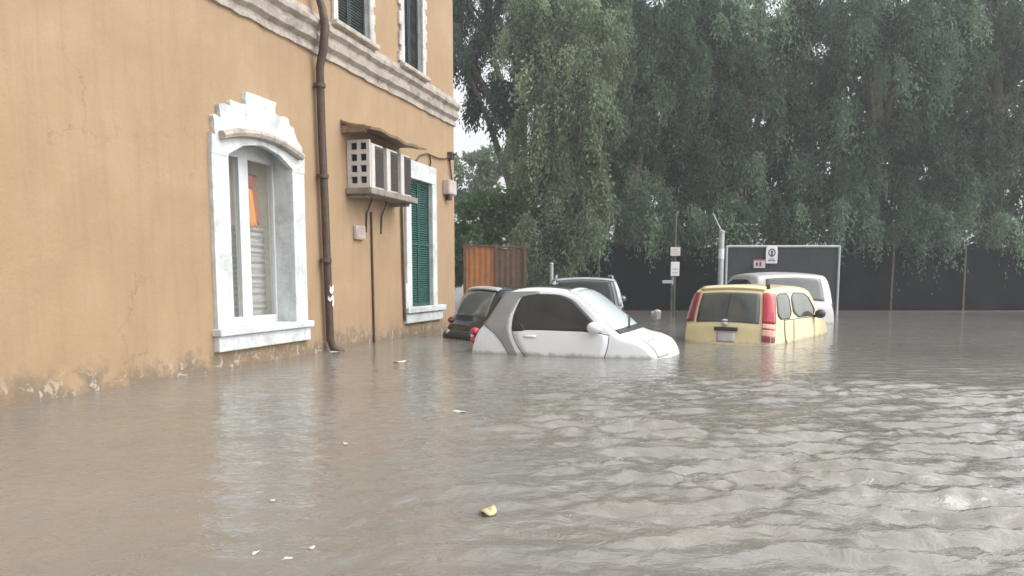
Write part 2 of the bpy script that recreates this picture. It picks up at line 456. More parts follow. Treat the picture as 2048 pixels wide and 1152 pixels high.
# thin conduits
mb = MB().tube([(1.42, -.02, L(1.98)), (1.425, -.022, L(1.0)), (1.44, -.02, L(-.2))], .017, 6)
mb.build('conduit', M['pipe'], house, True)
mb = MB().tube([(2.50, -.03, L(2.15)), (2.52, -.03, L(1.2)), (2.56, -.03, L(.28))], .02, 6)
mb.build('conduit', M['pipe'], house, True)

def outline(mb, o, wd, y0, y1, top=None, mi=0):  # a frame of four boxes round opening o (outer margin wd)
    a, c_, z0, z1 = o
    mb.box((a - wd, y0, L(z0)), (a, y1, L(z1))); mb.box((c_, y0, L(z0)), (c_ + wd, y1, L(z1)))
    mb.box((a - wd, y0, L(z1) + .001), (c_ + wd, y1, L(z1) + (top or wd)))
    return mb

# --- big ground floor window with stepped baroque head
win = MB()
c0 = (GW[0] + GW[1]) / 2
a, c_ = GW[0] - .28, GW[1] + .27
win.box((GW[1], -.045, L(GW[2])), (c_, .002, L(2.3))); win.box((a, -.045, L(GW[2])), (GW[0], .002, L(2.3)))
head = [(a, 2.3), (a, 2.50), (a + .06, 2.50), (a + .06, 2.70), (a + .16, 2.70), (a + .16, 2.84), (a + .34, 2.84), (a + .34, 2.92), (c0 - .28, 2.92), (c0 - .28, 3.06), (c0 + .30, 3.08), (c0 + .30, 2.93), (c_ - .34, 2.92), (c_ - .30, 2.84), (c_ - .20, 2.82), (c_ - .16, 2.70), (c_ - .06, 2.66), (c_ - .02, 2.52), (c_ + .02, 2.50), (c_, 2.30),
        (GW[1], 2.30), (GW[1], 2.33), (c0 + .35, 2.46), (c0, 2.52), (c0 - .35, 2.46), (GW[0], 2.33), (GW[0], 2.30)]
rj = random.Random(5)
worn = []                                        # chipped, uneven outer edge
for i, (x, z) in enumerate(head):
    if 0 < i < 19:
        px, pz = head[i - 1]
        for q in (.35, .7): worn.append((px + (x - px) * q + rj.uniform(-.014, .014), pz + (z - pz) * q + rj.uniform(-.014, .014)))
        x += rj.uniform(-.018, .018); z += rj.uniform(-.018, .018)
    worn.append((x, z))
head = [(x, L(z)) for x, z in worn]
win.prism(head, -.05, .012)
# drip moulding over the arch
arc = [(c0 + .78 * s, -.085, L(2.50 + .12 * (1 - s * s))) for s in np.linspace(-1, 1, 13)]
w_ = win.build('window', M['surround'], house, bevel=.008)
MB().tube(arc, .05, 8).build('hood_mould', M['stone'], w_, True)
mb = MB()                                        # sill, two steps
mb.box((a - .04, -.11, L(.37)), (c_ + .05, .06, L(.45) - .001)); mb.box((a - .02, -.07, L(.20)), (c_ + .02, .02, L(.368)))
mb.build('sill', M['surround'], w_, bevel=.01)
mb = MB()                                        # timber frame
y0, y1 = .22, .29
fr = [(GW[0] + .001, GW[0] + .07), (-1.46, -1.28), (GW[1] - .03, GW[1] - .001)]
for x0, x1 in fr: mb.box((x0, y0, L(.452)), (x1, y1, L(2.555)))
for x0, x1 in ((GW[0] + .07, -1.46), (-1.28, GW[1] - .03)):
    mb.box((x0, y0, L(.452)), (x1, y1, L(.54))); mb.box((x0, y0, L(2.38)), (x1, y1, L(2.555)))
mb.build('frame', M['white'], w_, bevel=.006)
mb = MB()
gm, gnt, gb = new_mat('clear window pane')
gb.inputs['Roughness'].default_value = .03; gb.inputs['Base Color'].default_value = (.5, .5, .45, 1)
tr = gnt.nodes.new('ShaderNodeBsdfTransparent'); mx = gnt.nodes.new('ShaderNodeMixShader'); mx.inputs[0].default_value = .9
gnt.links.new(gb.outputs[0], mx.inputs[1]); gnt.links.new(tr.outputs[0], mx.inputs[2]); gnt.links.new(mx.outputs[0], gnt.nodes['Material Output'].inputs[0])
for x0, x1 in ((GW[0] + .07, -1.46), (-1.28, GW[1] - .03)):
    MB().box((x0, .252, L(.54)), (x1, .258, L(2.38))).build('pane', gm, w_)
# shallow room recess behind the panes with a half-drawn grey blind
mb = MB().add([(GW[0], .31, L(.45)), (GW[1], .31, L(.45)), (GW[1], .31, L(2.56)), (GW[0], .31, L(2.56)), (GW[0], .75, L(.45)), (GW[1], .75, L(.45)), (GW[1], .75, L(2.56)), (GW[0], .75, L(2.56))],
              [(4, 5, 6, 7), (0, 4, 7, 3), (1, 2, 6, 5), (0, 1, 5, 4), (3, 7, 6, 2)])
mb.build('recess', M['room'], w_)
rows = []
for i in range(40):
    z = .46 + 1.15 * i / 39
    rows.append([(x, .36 + .012 * math.sin(i * 1.9) + .015 * math.sin(7 * x), L(z)) for x in np.linspace(GW[0] + .03, GW[1] - .03, 8)])
MB().grid(rows).build('blind', M['blind'], w_, True, solid=.004)
# cloths hanging inside the pane
def cloth(name, mt, x0, x1, z0, z1, y, slant, **kw):
    t = wall_thing(name, (x0 + x1) / 2, -y, z1, **kw)
    rows = []
    wd = x1 - x0
    for i in range(9):
        q = i / 8
        rows.append([(-wd / 2 + wd * u + slant * q * (1 - .4 * u), .012 * math.sin(9 * u + q), -(z1 - z0) * q * (1 - .12 * math.sin(3 * u))) for u in np.linspace(0, 1, 10)])
    MB().grid(rows).build('cloth', mt, t, True, solid=.006)
    MB().tube([(-wd / 2, 0, .012), (wd / 2, 0, .012)], .012, 6).build('hanging_rod', M['cable'], t)
cloth('hanging_cloth', M['banner_red'], -1.22, -.98, 1.62, 2.22, .32, .05, label='dark red cloth hanging inside the big white framed ground floor window', cat='cloth')
cloth('hanging_cloth', M['banner_orange'], -1.25, -1.10, 1.58, 2.06, .296, .12, label='orange cloth hanging in front of the dark red one in the ground floor window', cat='cloth')

# --- green shuttered ground floor window on the right
win = MB(); outline(win, GD, .20, -.045, .002, .30)
win.box((GD[0] - .27, -.05, L(.40)), (GD[0] - .201, .002, L(.9)))
w_ = win.build('window', M['surround'], house, bevel=.01)
MB().box((GD[0] - .28, -.10, L(.40)), (GD[1] + .50, .10, L(.50) - .001)).box((GD[0] - .26, -.06, L(.23)), (GD[1] + .42, .02, L(.398))).build('sill', M['surround'], w_, bevel=.012)
for x0, x1 in ((GD[0] + .002, 3.325), (3.335, GD[1] - .002)):
    mb = MB()
    mb.box((x0, .055, L(.505)), (x1, .075, L(2.655)))
    k = .53
    while k < 2.6:
        mb.add([(x0 + .05, .054, L(k)), (x1 - .05, .054, L(k)), (x1 - .05, .036, L(k + .012)), (x0 + .05, .036, L(k + .012)), (x1 - .05, .054, L(k + .036)), (x0 + .05, .054, L(k + .036))], [(0, 1, 2, 3), (3, 2, 4, 5)])
        k += .04
    for q0, q1 in ((x0, x0 + .05), (x1 - .05, x1)): mb.box((q0, .03, L(.505)), (q1, .054, L(2.655)))
    for z in (.505, 1.55, 2.595): mb.box((x0 + .051, .031, L(z)), (x1 - .051, .053, L(z + .06)))
    mb.build('shutter', M['shutter'], w_)

# --- upper windows with dark shutters
def upper(o, wd):
    win = MB(); outline(win, o, wd, -.05, .002, .2)
    # keyed quoins: worn, uneven blocks
    rr = random.Random(o[0])
    z = o[2] + .02
    while z < o[3] - .2:
        h = rr.uniform(.14, .26)
        for sgn, x in ((-1, o[0] - wd), (1, o[1] + wd)):
            if rr.random() < .65: win.box((x + .001 * sgn, -.046, L(z)), (x + sgn * rr.uniform(.04, .09), .002, L(z + h)))
        z += h + .1
    w_ = win.build('window', M['surround_old'], house, bevel=.015)
    MB().box((o[0] - wd - .05, -.12, L(4.38)), (o[1] + wd + .05, .10, L(4.448))).build('sill', M['stone'], w_, bevel=.015)
    mid = (o[0] + o[1]) / 2
    for x0, x1 in ((o[0] + .002, mid - .006), (mid + .006, o[1] - .002)):
        mb = MB(); mb.box((x0, .075, L(o[2] + .01)), (x1, .095, L(o[3] - .01)))
        k = o[2] + .05
        while k < o[3] - .12:
            mb.add([(x0 + .05, .074, L(k)), (x1 - .05, .074, L(k)), (x1 - .05, .056, L(k + .012)), (x0 + .05, .056, L(k + .012)), (x1 - .05, .074, L(k + .036)), (x0 + .05, .074, L(k + .036))], [(0, 1, 2, 3), (3, 2, 4, 5)])
            k += .04
        for q0, q1 in ((x0, x0 + .05), (x1 - .05, x1)): mb.box((q0, .05, L(o[2] + .01)), (q1, .074, L(o[3] - .01)))
        mb.build('shutter', M['shutter_dark'], w_)
upper(U1, .12); upper(U2, .12); upper(U0, .12)

# --- air-conditioner rack on the wall
ac = wall_thing('air_conditioner_rack', .72, 0, 2.17, label='boxed air conditioner units on a concrete bracket under a brown canopy', cat='air conditioner')
LEN, DEP = 1.52, .36
mb = MB().box((-.06, -DEP - .05, 0), (LEN + .05, 0, .09)); mb.box((0, -DEP + .06, -.05), (.12, 0, -.001)); mb.box((LEN - .15, -DEP + .06, -.05), (LEN - .03, 0, -.001))
mb.build('bracket_slab', M['concrete'], ac, bevel=.012)
# pierced end panel, 2 x 4 holes
mb = MB(); yb = [-DEP, -.31, -.215, -.165, -.07, -.01]; H0 = .092; HH = .66
zb = [H0]
for k in range(4): zb += [H0 + .06 + k * .155, H0 + .06 + k * .155 + .095]
zb.append(H0 + HH)
for i in range(5):
    for j in range(9):
        if i in (1, 3) and j % 2 == 1: continue
        mb.box((0, yb[i], zb[j]), (.035, yb[i + 1], zb[j + 1]))
mb.build('pierced_panel', M['ac'], ac)
MB().box((.05, -DEP + .02, H0), (.07, -.012, H0 + HH - .01)).build('hole_shade_sheet', M['hole'], ac)  # black sheet standing in for the shade inside the holes
for k, (x0, x1) in enumerate(((.09, .47), (.60, .96), (1.09, 1.45))):
    mb = MB().box((x0, -DEP + .015, H0), (x1, -.02, H0 + HH - .03))
    u = mb.build('cooling_unit', M['ac'], ac, bevel=.012)
    mb = MB().box((x0 + .11, -DEP + .008, H0 + .03), (x1 - .015, -DEP + .0145, H0 + HH - .06))
    z = H0 + .06
    while z < H0 + HH - .09:
        mb.box((x0 + .12, -DEP - .004, z), (x1 - .02, -DEP + .0075, z + .008)); z += .035
    mb.build('grille', M['ac_dark'], u)
for x0 in (.52, 1.02): MB().tube([(x0, -.10, .50), (x0 + .02, -.14, .20), (x0 + .03, -.10, -.04), (x0 + .03, -.02, -.22), (x0 + .02, -.01, -.5)], .013, 6).build('refrigerant_pipe', M['cable'], ac, True)
# sagging canopy
rows = []
for i in range(15):
    t = -.16 + 1.95 * i / 14
    wob = .02 * math.sin(t * 4.1) + .012 * math.sin(t * 11)
    arch = -.05 * (t / 1.8) ** 2
    rows.append([(t, y, .99 + arch + wob * (y < -.1) + y * (.22 + .05 * math.sin(t * 3))) for y in (0, -.14, -.28, -.40, -.47)])
MB().grid(rows).build('canopy', M['canopy'], ac, solid=.035)
MB().box((-.15, -.38, .83), (-.09, -.002, .93)).build('canopy_bracket', M['canopy'], ac, bevel=.01)

# --- small boxes and cables on the wall
t = wall_thing('meter_box', 1.01, 0, 1.55, label='small grey brown meter box below the air conditioner rack', cat='meter box')
MB().box((-.14, -.06, 0), (.14, 0, .20)).build('casing', M['box'], t, bevel=.012)
MB().box((-.12, -.068, .02), (.12, -.0605, .18)).build('cover', plain('meter cover', (.42, .33, .28), .5), t, bevel=.006)
t = wall_thing('junction_box', 4.6, 0, 2.55, label='pale grey junction box near the corner of the house, right of the green shutter', cat='electric box')
MB().box((-.20, -.13, 0), (.20, 0, .27)).build('casing', M['box'], t, bevel=.015)
MB().box((-.18, -.138, .02), (.18, -.1305, .25)).build('cover', M['box'], t, bevel=.006)
MB().tube([(-.05, -.07, -.001), (-.05, -.07, -.10)], .055, 10).build('cable_gland', M['pipe'], t, True)
t = wall_thing('wall_cable', 3.1, 0, 3.0, label='thin brown cable sagging across the top of the wall to the corner bracket', cat='cable')
pts = [(0, -.02, -.05), (.2, -.03, .10), (.5, -.03, .17), (1.0, -.03, .16), (1.35, -.03, .20), (1.60, -.03, .28)]
MB().tube(pts, .014, 6).build('strand', M['pipe'], t, True)
MB().tube([(1.60, -.03, .28), (1.64, -.03, .05), (1.70, -.035, -.15), (1.68, -.035, -.22)], .016, 6).build('strand', M['pipe'], t, True)
MB().tube([(.62, -.025, .16), (.66, -.03, .05), (.63, -.025, -.08)], .014, 6).build('strand', M['pipe'], t, True)
mb = MB().box((1.55, -.10, .22), (1.66, 0, .36)); mb.tube([(1.60, -.10, .30), (1.60, -.16, .32)], .022, 8)
mb.build('insulator', M['cable'], t, bevel=.008)

# ------------------------------------------------------------------ cars
def smooth01(a, b, x):
    t = max(0, min(1, (x - a) / (b - a))); return t * t * (3 - 2 * t)

class Car:
    def __init__(s, prof, W, zb, tum=.32, taper=.10, bow_f=.22, bow_r=.10, r=.075, crown=.045, zbot=.2):
        s.cp = prof; s.W = W; s.zb = zb; s.tum = tum; s.taper = taper; s.bf = bow_f; s.br = bow_r; s.r = r; s.cr = crown; s.zbot = zbot
        s.L = max(p[0] for p in prof)
    def prof(s, q):
        n = len(s.cp); q = max(0, min(n - 1, q)); i = min(int(q), n - 2); t = q - i
        p0, p1, p2, p3 = s.cp[max(i - 1, 0)], s.cp[i], s.cp[i + 1], s.cp[min(i + 2, n - 1)]
        out = []
        for k in (0, 1):
            m1 = (p2[k] - p0[k]) / 2; m2 = (p3[k] - p1[k]) / 2; d = p2[k] - p1[k]
            lim = 2.0 * abs(d) + .012
            m1 = max(-lim, min(lim, m1)); m2 = max(-lim, min(lim, m2))
            h = t * t * t; g = t * t
            out.append((2 * h - 3 * g + 1) * p1[k] + (h - 2 * g + t) * m1 + (3 * g - 2 * h) * p2[k] + (h - g) * m2)
        return out
    def hw(s, x):
        u = (x - s.L * .5) / (s.L * .5)
        return s.W / 2 * (1 - s.taper * abs(u) ** 4)
    def ys(s, x, z):
        h = s.hw(x)
        if z < .6: h *= 1 - .05 * ((.6 - z) / .4) ** 2
        elif z < s.zb: h *= 1 - .02 * ((z - .6) / .35) ** 2
        else:
            h *= 1 - .02 * ((s.zb - .6) / .35) ** 2
            d = z - s.zb; h -= s.tum * d * (.6 + .55 * d)
        return h
    def bow(s, x, y):
        v = min(1.1, abs(y) / (s.W / 2)) ** 2.3
        return x - smooth01(s.L * .5, s.L, x) * s.bf * v + (1 - smooth01(0, s.L * .5, x)) * s.br * v
    def P(s, x, y, z): return (s.bow(x, y), y, z)
    def side(s, x, z, off, sd): 
        y = (s.ys(x, z) + off) * sd; return s.P(x, y, z)
    def top(s, q, v, off=0):
        x, z = s.prof(q); xa, za = s.prof(q - .02); xb, zb = s.prof(q + .02)
        dx, dz = xb - xa, zb - za; l = math.hypot(dx, dz) or 1
        nx, nz = -dz / l, dx / l
        yt = s.ys(x, z - s.cr - s.r) - s.r * .8
        y = yt * v
        return s.P(x + nx * off, y, z - s.cr * v * v + nz * off)
    def body(s, mt, parent, sub=6):
        n = (len(s.cp) - 1) * sub
        rows = []
        for k in range(n + 1):
            x, zt = s.prof(k / sub)
            ze = max(zt - s.cr - s.r, s.zbot + .02)
            half = []
            for j in range(13):
                z = s.zbot + (ze - s.zbot) * j / 12
                half.append((s.ys(x, z), z))
            ye = half[-1][0]
            for j in range(1, 5):
                a = PI / 2 * j / 5
                half.append((ye - s.r * .8 * (1 - math.cos(a)), ze + s.r * math.sin(a)))
            yt = ye - s.r * .8
            for j in range(0, 8):
                v = 1 - j / 7
                half.append((yt * v, ze + s.r + s.cr * (1 - v * v)))
            row = [s.P(x, y, z) for y, z in half] + [s.P(x, -y, z) for y, z in half[-2::-1]]
            rows.append(row)
        mb = MB(); mb.grid(rows)
        nc = len(rows[0])
        mb.add(rows[0], [tuple(range(nc))]); mb.add(rows[-1], [tuple(range(nc))[::-1]])
        mb.grid([[r[0] for r in rows], [r[-1] for r in rows]])
        return mb.build('body', mt, parent, True, angle=50)
    def sealed(s, name, poly, off, sd, mt, parent, th=.008, nz=14, nx=12, it=1, gap=.012):
        cx = sum(p[0] for p in poly) / len(poly); cz = sum(p[1] for p in poly) / len(poly)
        hx = max(p[0] for p in poly) - cx; hz = max(p[1] for p in poly) - cz
        o = s.decal(name, poly, off, sd, mt, parent, th, nz, nx, it)
        s.decal('seal', [(cx + (x - cx) * (1 + gap / hx), cz + (z - cz) * (1 + gap / hz)) for x, z in poly], off - .003, sd, M['plastic'], o, .003, nz, nx, it)
        return o
    @staticmethod
    def chaikin(poly, it=2):
        for _ in range(it):
            out = []
            for i in range(len(poly)):
                p, q = poly[i], poly[(i + 1) % len(poly)]
                out += [(p[0] * .8 + q[0] * .2, p[1] * .8 + q[1] * .2), (p[0] * .2 + q[0] * .8, p[1] * .2 + q[1] * .8)]
            poly = out
        return poly
    def decal(s, name, poly, off, sd, mt, parent, th=.006, nz=12, nx=12, it=2):
        poly = s.chaikin(poly, it) if it else poly
        z0, z1 = min(p[1] for p in poly), max(p[1] for p in poly)
        rows = []
        for k in range(nz + 1):
            z = z0 + (z1 - z0) * (.004 + .992 * (.5 - .5 * math.cos(PI * k / nz)))
            xs = []
            for i in range(len(poly)):
                (xa, za), (xb, zb) = poly[i], poly[(i + 1) % len(poly)]
                if (za - z) * (zb - z) <= 0 and za != zb: xs.append(xa + (xb - xa) * (z - za) / (zb - za))
            if len(xs) < 2: continue
            a, b_ = min(xs), max(xs)
            rows.append([s.side(a + (b_ - a) * j / nx, z, off, sd) for j in range(nx + 1)])
        mb = MB(); mb.grid(rows)
        return mb.build(name, mt, parent, True, solid=th)
    def strip(s, name, q0, q1, v0, v1, off, mt, parent, th=.006, nq=12, nv=14, inset=0):
        rows = []
        f0 = v0 if callable(v0) else (lambda q: v0); f1 = v1 if callable(v1) else (lambda q: v1)
        for k in range(nq + 1):
            t = k / nq; q = q0 + (q1 - q0) * t
            rows.append([s.top(q, f0(t) + (f1(t) - f0(t)) * j / nv, off) for j in range(nv + 1)])
        mb = MB(); mb.grid(rows)
        return mb.build(name, mt, parent, True, solid=th)
    def wheels(s, xs, rad, parent, wd=.17):
        for x in xs:
            for sd in (1, -1):
                y = (s.hw(x) - .02) * sd; yi = y - wd * sd
                n = 24; rows = []
                for yy, rr in ((y, rad * .62), (y, rad * .9), (y - .03 * sd, rad), (yi + .03 * sd, rad), (yi, rad * .9), (yi, rad * .62)):
                    rows.append([(x + rr * math.cos(2 * PI * k / n), yy, rad + rr * math.sin(2 * PI * k / n)) for k in range(n + 1)])
                wh = MB().grid(rows).build('wheel', M['rubber'], parent, True)
                rows = [[(x + rr * math.cos(2 * PI * k / n), yy, rad + rr * math.sin(2 * PI * k / n)) for k in range(n + 1)] for yy, rr in ((y - .01 * sd, rad * .63), (y - .03 * sd, rad * .5), (y - .01 * sd, rad * .15), (y - .008 * sd, .002))]
                MB().grid(rows).build('rim', M['rim'], wh, True)

def car_root(X, Y, heading, label):
    """heading: degrees clockwise from straight away (+y)"""
    return empty('parked_car', (X, Y, GROUND), PI / 2 - R(heading), label=label, cat='car')

def mirror(c, parent, x, z, sd, mt, out=.12):
    y = c.ys(x, z)
    mb = MB().ball((x - .02, (y + out) * sd, z + .03), (.10, .09, .075), 12, 8)
    o = mb.build('mirror', mt, parent, True)
    MB().tube([(x + .03, (y - .03) * sd, z - .02), (x, (y + out - .02) * sd, z)], .022, 8).build('mirror_arm', M['plastic'], o, True)

# ---- white micro car in front
root = car_root(-.42, 11.02, 90 + 20, 'white two seat micro car with curved silver pillar, half sunk in the middle')
c = Car([(0, .30), (.012, .55), (.05, .80), (.13, .98), (.28, 1.13), (.42, 1.33), (.53, 1.46), (.74, 1.53), (1.02, 1.549), (1.36, 1.525), (1.56, 1.46), (1.84, 1.27), (2.18, 1.03), (2.32, .96), (2.52, .915), (2.66, .845), (2.745, .71), (2.785, .52), (2.80, .32)], 1.54, 1.0, .30, .13, .26, .12, .07, .04)
c.body(M['smart'], root)
for sd in (-1, 1):
    c.decal('silver_pillar', [(.56, 1.462), (1.05, 1.475), (1.05, 1.44), (.76, 1.40), (.62, 1.16), (.60, .98), (.64, .84), (.74, .66), (.88, .55), (.88, .48), (.76, .48), (.60, .66), (.46, .84), (.34, .95), (.20, 1.02), (.30, 1.13), (.44, 1.33)], .004, sd, M['tridion'], root, .008, 30, 8, 0)
    c.sealed('door', [(.66, .98), (.69, .86), (.80, .70), (.98, .56), (1.90, .50), (2.05, .60), (2.13, .80), (2.13, .965)], .006, sd, M['smart'], root, .012, 14, 12, 1)
    c.sealed('side_window', [(.66, .99), (.67, 1.16), (.79, 1.40), (.92, 1.432), (1.34, 1.425), (1.52, 1.36), (1.74, 1.19), (2.04, .985)], .006, sd, M['glass'], root, .008, 16, 14, 2)
    c.decal('window_gasket', [(.655, .96), (.655, 1.04), (.70, 1.10), (.82, 1.05), (.86, .985), (.82, .96)], .012, sd, M['plastic'], root, .008, 8, 6, 1)
    c.decal('door_handle', [(.84, .885), (.84, .91), (1.04, .91), (1.04, .885)], .018, sd, M['smart'], root, .022, 3, 3, 1)
    mirror(c, root, 1.86, 1.0, sd, M['smart'], .09)
    for z in (.93, .81):            # two round rear lamps, one above the other
        MB().ball((.14, (c.hw(.10) - .10) * sd, z), (.07, .085, .055), 12, 8).build('tail_light', M['red'], root, True)
    rows = []                       # teardrop headlamp on the front corner
    for k_, q in enumerate(np.linspace(14.3, 16.1, 9)): rows.append([c.top(q, sd * v, .002 + .004 * math.sin(PI * k_ / 8)) for v in np.linspace(.66 - .10 * math.sin(PI * k_ / 8), .99, 8)])
    MB().grid(rows).build('headlight', M['lamp'], root, True, solid=.002)
c.strip('windscreen', 9.75, 12.0, -.93, .93, .006, M['glass_pale'], root, .008, 14, 16)
c.strip('scuttle', 11.85, 12.5, -.99, .99, .005, M['plastic'], root, .006)
for sd in (-1, 1): c.strip('windscreen_pillar', 9.3, 12.0, sd * .90, sd * 1.0, .010, M['plastic' if sd > 0 else 'smart'], root, .008, 12, 3)
c.strip('roof_panel', 6.9, 9.3, -.80, .80, .004, M['glass'], root, .008)
c.strip('rear_window', 3.1, 5.8, -.86, .86, .005, M['glass'], root, .008)
MB().tube([c.top(12.1, -.55, .03), c.top(11.7, .0, .03), c.top(11.55, .35, .03)], .010, 6).build('wiper', M['plastic'], root)
MB().tube([c.top(12.1, .15, .03), c.top(11.8, .5, .03), c.top(11.65, .75, .03)], .010, 6).build('wiper', M['plastic'], root)
c.wheels((.44, 2.30), .28, root)

# ---- black hatchback behind it, by the house corner
root = car_root(-.86, 12.6, 59, 'black hatchback with pale rear window, between the house corner and the white micro car')
c = Car([(0, .32), (.01, .55), (.02, .72), (.09, .74), (.11, .92), (.15, 1.0), (.30, 1.30), (.42, 1.44), (.62, 1.485), (1.2, 1.51), (1.8, 1.48), (2.05, 1.42), (2.75, 1.0), (2.95, .94), (3.3, .86), (3.50, .72), (3.56, .52), (3.58, .34)], 1.58, .98, .30, .09, .25, .10, .07, .035)
c.body(M['black'], root)
c.strip('rear_window', 5.15, 6.85, -.80, .80, .006, M['glass_grey'], root, .008)
c.strip('roof_spoiler', 6.95, 7.45, -.84, .84, .03, M['steel_white'], root, .03)
c.strip('bumper', 1.6, 2.85, -.98, .98, .03, M['plastic'], root, .06)
for sd in (-1, 1):
    c.sealed('side_window', [(.50, 1.03), (.62, 1.40), (1.9, 1.41), (2.4, 1.05)], .005, sd, M['glass'], root)
    for z, mt in ((.93, 'red' if sd < 0 else 'dred'), (.81, 'red' if sd < 0 else 'dred')):
        MB().ball((.20, (c.hw(.1) - .09) * sd, z), (.085, .085, .06), 12, 8).build('tail_light', M[mt], root, True)
    MB().ball((.03, (c.hw(.1) - .30) * sd, .73), (.05, .06, .05), 10, 7).build('reversing_light', M['sign_white'], root, True)
    mirror(c, root, 2.3, 1.02, sd, M['black'])
c.strip('windscreen', 11.2, 12.0, -.9, .9, .006, M['glass'], root, .008)
c.wheels((.55, 2.95), .28, root)

# ---- dark grey estate behind
root = car_root(1.50, 16.0, 4, 'dark grey estate car, only its top showing behind the white micro car')
c = Car([(0, .35), (.01, .6), (.03, .95), (.10, 1.05), (.24, 1.42), (.33, 1.56), (.52, 1.625), (1.4, 1.67), (2.3, 1.63), (2.6, 1.55), (3.2, 1.12), (3.5, 1.04), (4.0, .92), (4.15, .75), (4.2, .5), (4.22, .36)], 1.78, 1.03, .34, .08, .2, .10, .07, .04)
c.body(M['grey'], root)
c.strip('rear_window', 3.2, 5.1, -.84, .84, .006, plain('dull black glass', (.02, .022, .022), .35, 0, .3, 3, 0, 0, .25), root, .008)
c.strip('roof_trim', 5.5, 6.0, -.99, .99, .015, M['steel'], root, .03)
for sd in (-1, 1):
    c.sealed('side_window', [(.5, 1.10), (.62, 1.52), (2.35, 1.52), (2.9, 1.12)], .005, sd, M['glass'], root)
    c.strip('rear_pillar', 3.2, 5.5, sd * .93, sd * 1.02, .012, M['steel'], root, .01, 10, 3)
    c.decal('tail_light', [(.03, .8), (.03, 1.05), (.2, 1.05), (.2, .8)], .006, sd, M['dred'], root)
    MB().tube([(.55, .60 * sd, 1.62), (.7, .60 * sd, 1.68), (2.2, .60 * sd, 1.69), (2.4, .60 * sd, 1.63)], .02, 8).build('roof_rail', M['steel'], root, True)
    mirror(c, root, 2.7, 1.12, sd, M['grey'])
c.strip('windscreen', 9.15, 10.0, -.9, .9, .006, M['glass'], root, .008)
c.wheels((.8, 3.35), .32, root, .2)

# ---- pale yellow boxy hatchback on the right, seen from behind
root = car_root(3.17, 11.60, 36, 'pale yellow boxy hatchback with tall red tail lamps, half sunk on the right')
c = Car([(0, .34), (.006, .50), (.01, .64), (.05, .70), (.07, .90), (.10, 1.0), (.17, 1.22), (.24, 1.40), (.33, 1.485), (.55, 1.525), (1.0, 1.545), (1.6, 1.54), (2.15, 1.49), (2.35, 1.40), (2.80, 1.06), (3.0, 1.0), (3.36, .90), (3.48, .74), (3.53, .54), (3.54, .36)], 1.43, 1.0, .22, .07, .2, .09, .07, .03)
c.body(M['yellow'], root)
c.strip('rear_window', 4.9, 7.2, -.80, .80, .006, M['glass_mid'], root, .008)
c.strip('roof_spoiler', 7.75, 8.4, -.90, .90, .02, M['yellow'], root, .035)
hd = c.strip('tailgate_handle', 3.75, 4.05, -.32, .26, .025, M['plastic'], root, .03, 4, 6)
c.strip('number_plate', 2.9, 3.65, -.26, .20, .010, M['plate'], root, .012, 4, 6)
MB().ball((.045, -.0, .955), (.02, .045, .035), 12, 8).build('badge', M['steel'], root, True)
MB().tube([c.top(5.0, .02, .03), c.top(5.6, .0, .03), c.top(6.9, -.03, .025)], .010, 6).build('wiper', M['plastic'], root)
MB().ball(c.top(5.0, .02, .03), (.035, .05, .025), 10, 6).build('wiper_hub', M['steel_white'], root, True)
def pillar_lamp(name, q0, q1, sd, mt, v0=.83):
    rows = []
    for k in range(11):
        q = q0 + (q1 - q0) * k / 10
        x, z = c.prof(q)
        row = [c.top(q, sd * v, .016) for v in np.linspace(v0 + .04, 1.0, 5)]
        zz = row[-1][2]
        row += [c.side(x + d, zz - .012, .016, sd) for d in (.03, .06, .09)]
        rows.append(row)
    return MB().grid(rows).build(name, mt, root, True, solid=.02)
for sd in (-1, 1):
    pillar_lamp('tail_light', 5.0, 7.35, sd, M['red' if sd < 0 else 'dred'])
    for q0, q1, mt in ((4.3, 4.95, 'clear'), (4.08, 4.28, 'red'), (3.62, 4.06, 'clear'), (3.2, 3.60, 'dred')):
        if sd < 0: pillar_lamp('lower_tail_light', q0, q1, sd, M[mt], .85)
    c.sealed('rear_side_window', [(.34, 1.03), (.42, 1.36), (.52, 1.40), (1.02, 1.41), (1.02, 1.03)], .006, sd, M['glass_mid'], root, .008, 12, 10, 1)
    c.sealed('front_side_window', [(1.12, 1.03), (1.12, 1.41), (2.05, 1.39), (2.55, 1.03)], .006, sd, M['glass_mid'], root, .008, 12, 10, 1)
    c.sealed('rear_door', [(.85, .45), (.62, .75), (.62, 1.0), (1.06, 1.0), (1.06, .42)], .006, sd, M['yellow'], root, .010, 10, 8, 0)
    c.sealed('front_door', [(1.09, .42), (1.09, 1.0), (2.35, 1.0), (2.40, .75), (2.25, .42)], .006, sd, M['yellow'], root, .010, 10, 8, 0)
    c.decal('bumper_corner', [(.02, .36), (.02, .58), (.10, .60), (.40, .56), (.40, .36)], .02, sd, M['plastic'], root, .03, 6, 6, 0)
    mirror(c, root, 2.25, 1.02, sd, M['plastic'])
MB().tube([(.46, -.50, 1.46), (.44, -.50, 1.55)], .035, 8).build('aerial_base', M['plastic'], root, True)
c.strip('windscreen', 12.9, 13.95, -.9, .9, .006, M['glass'], root, .008)
c.wheels((.58, 2.88), .28, root)

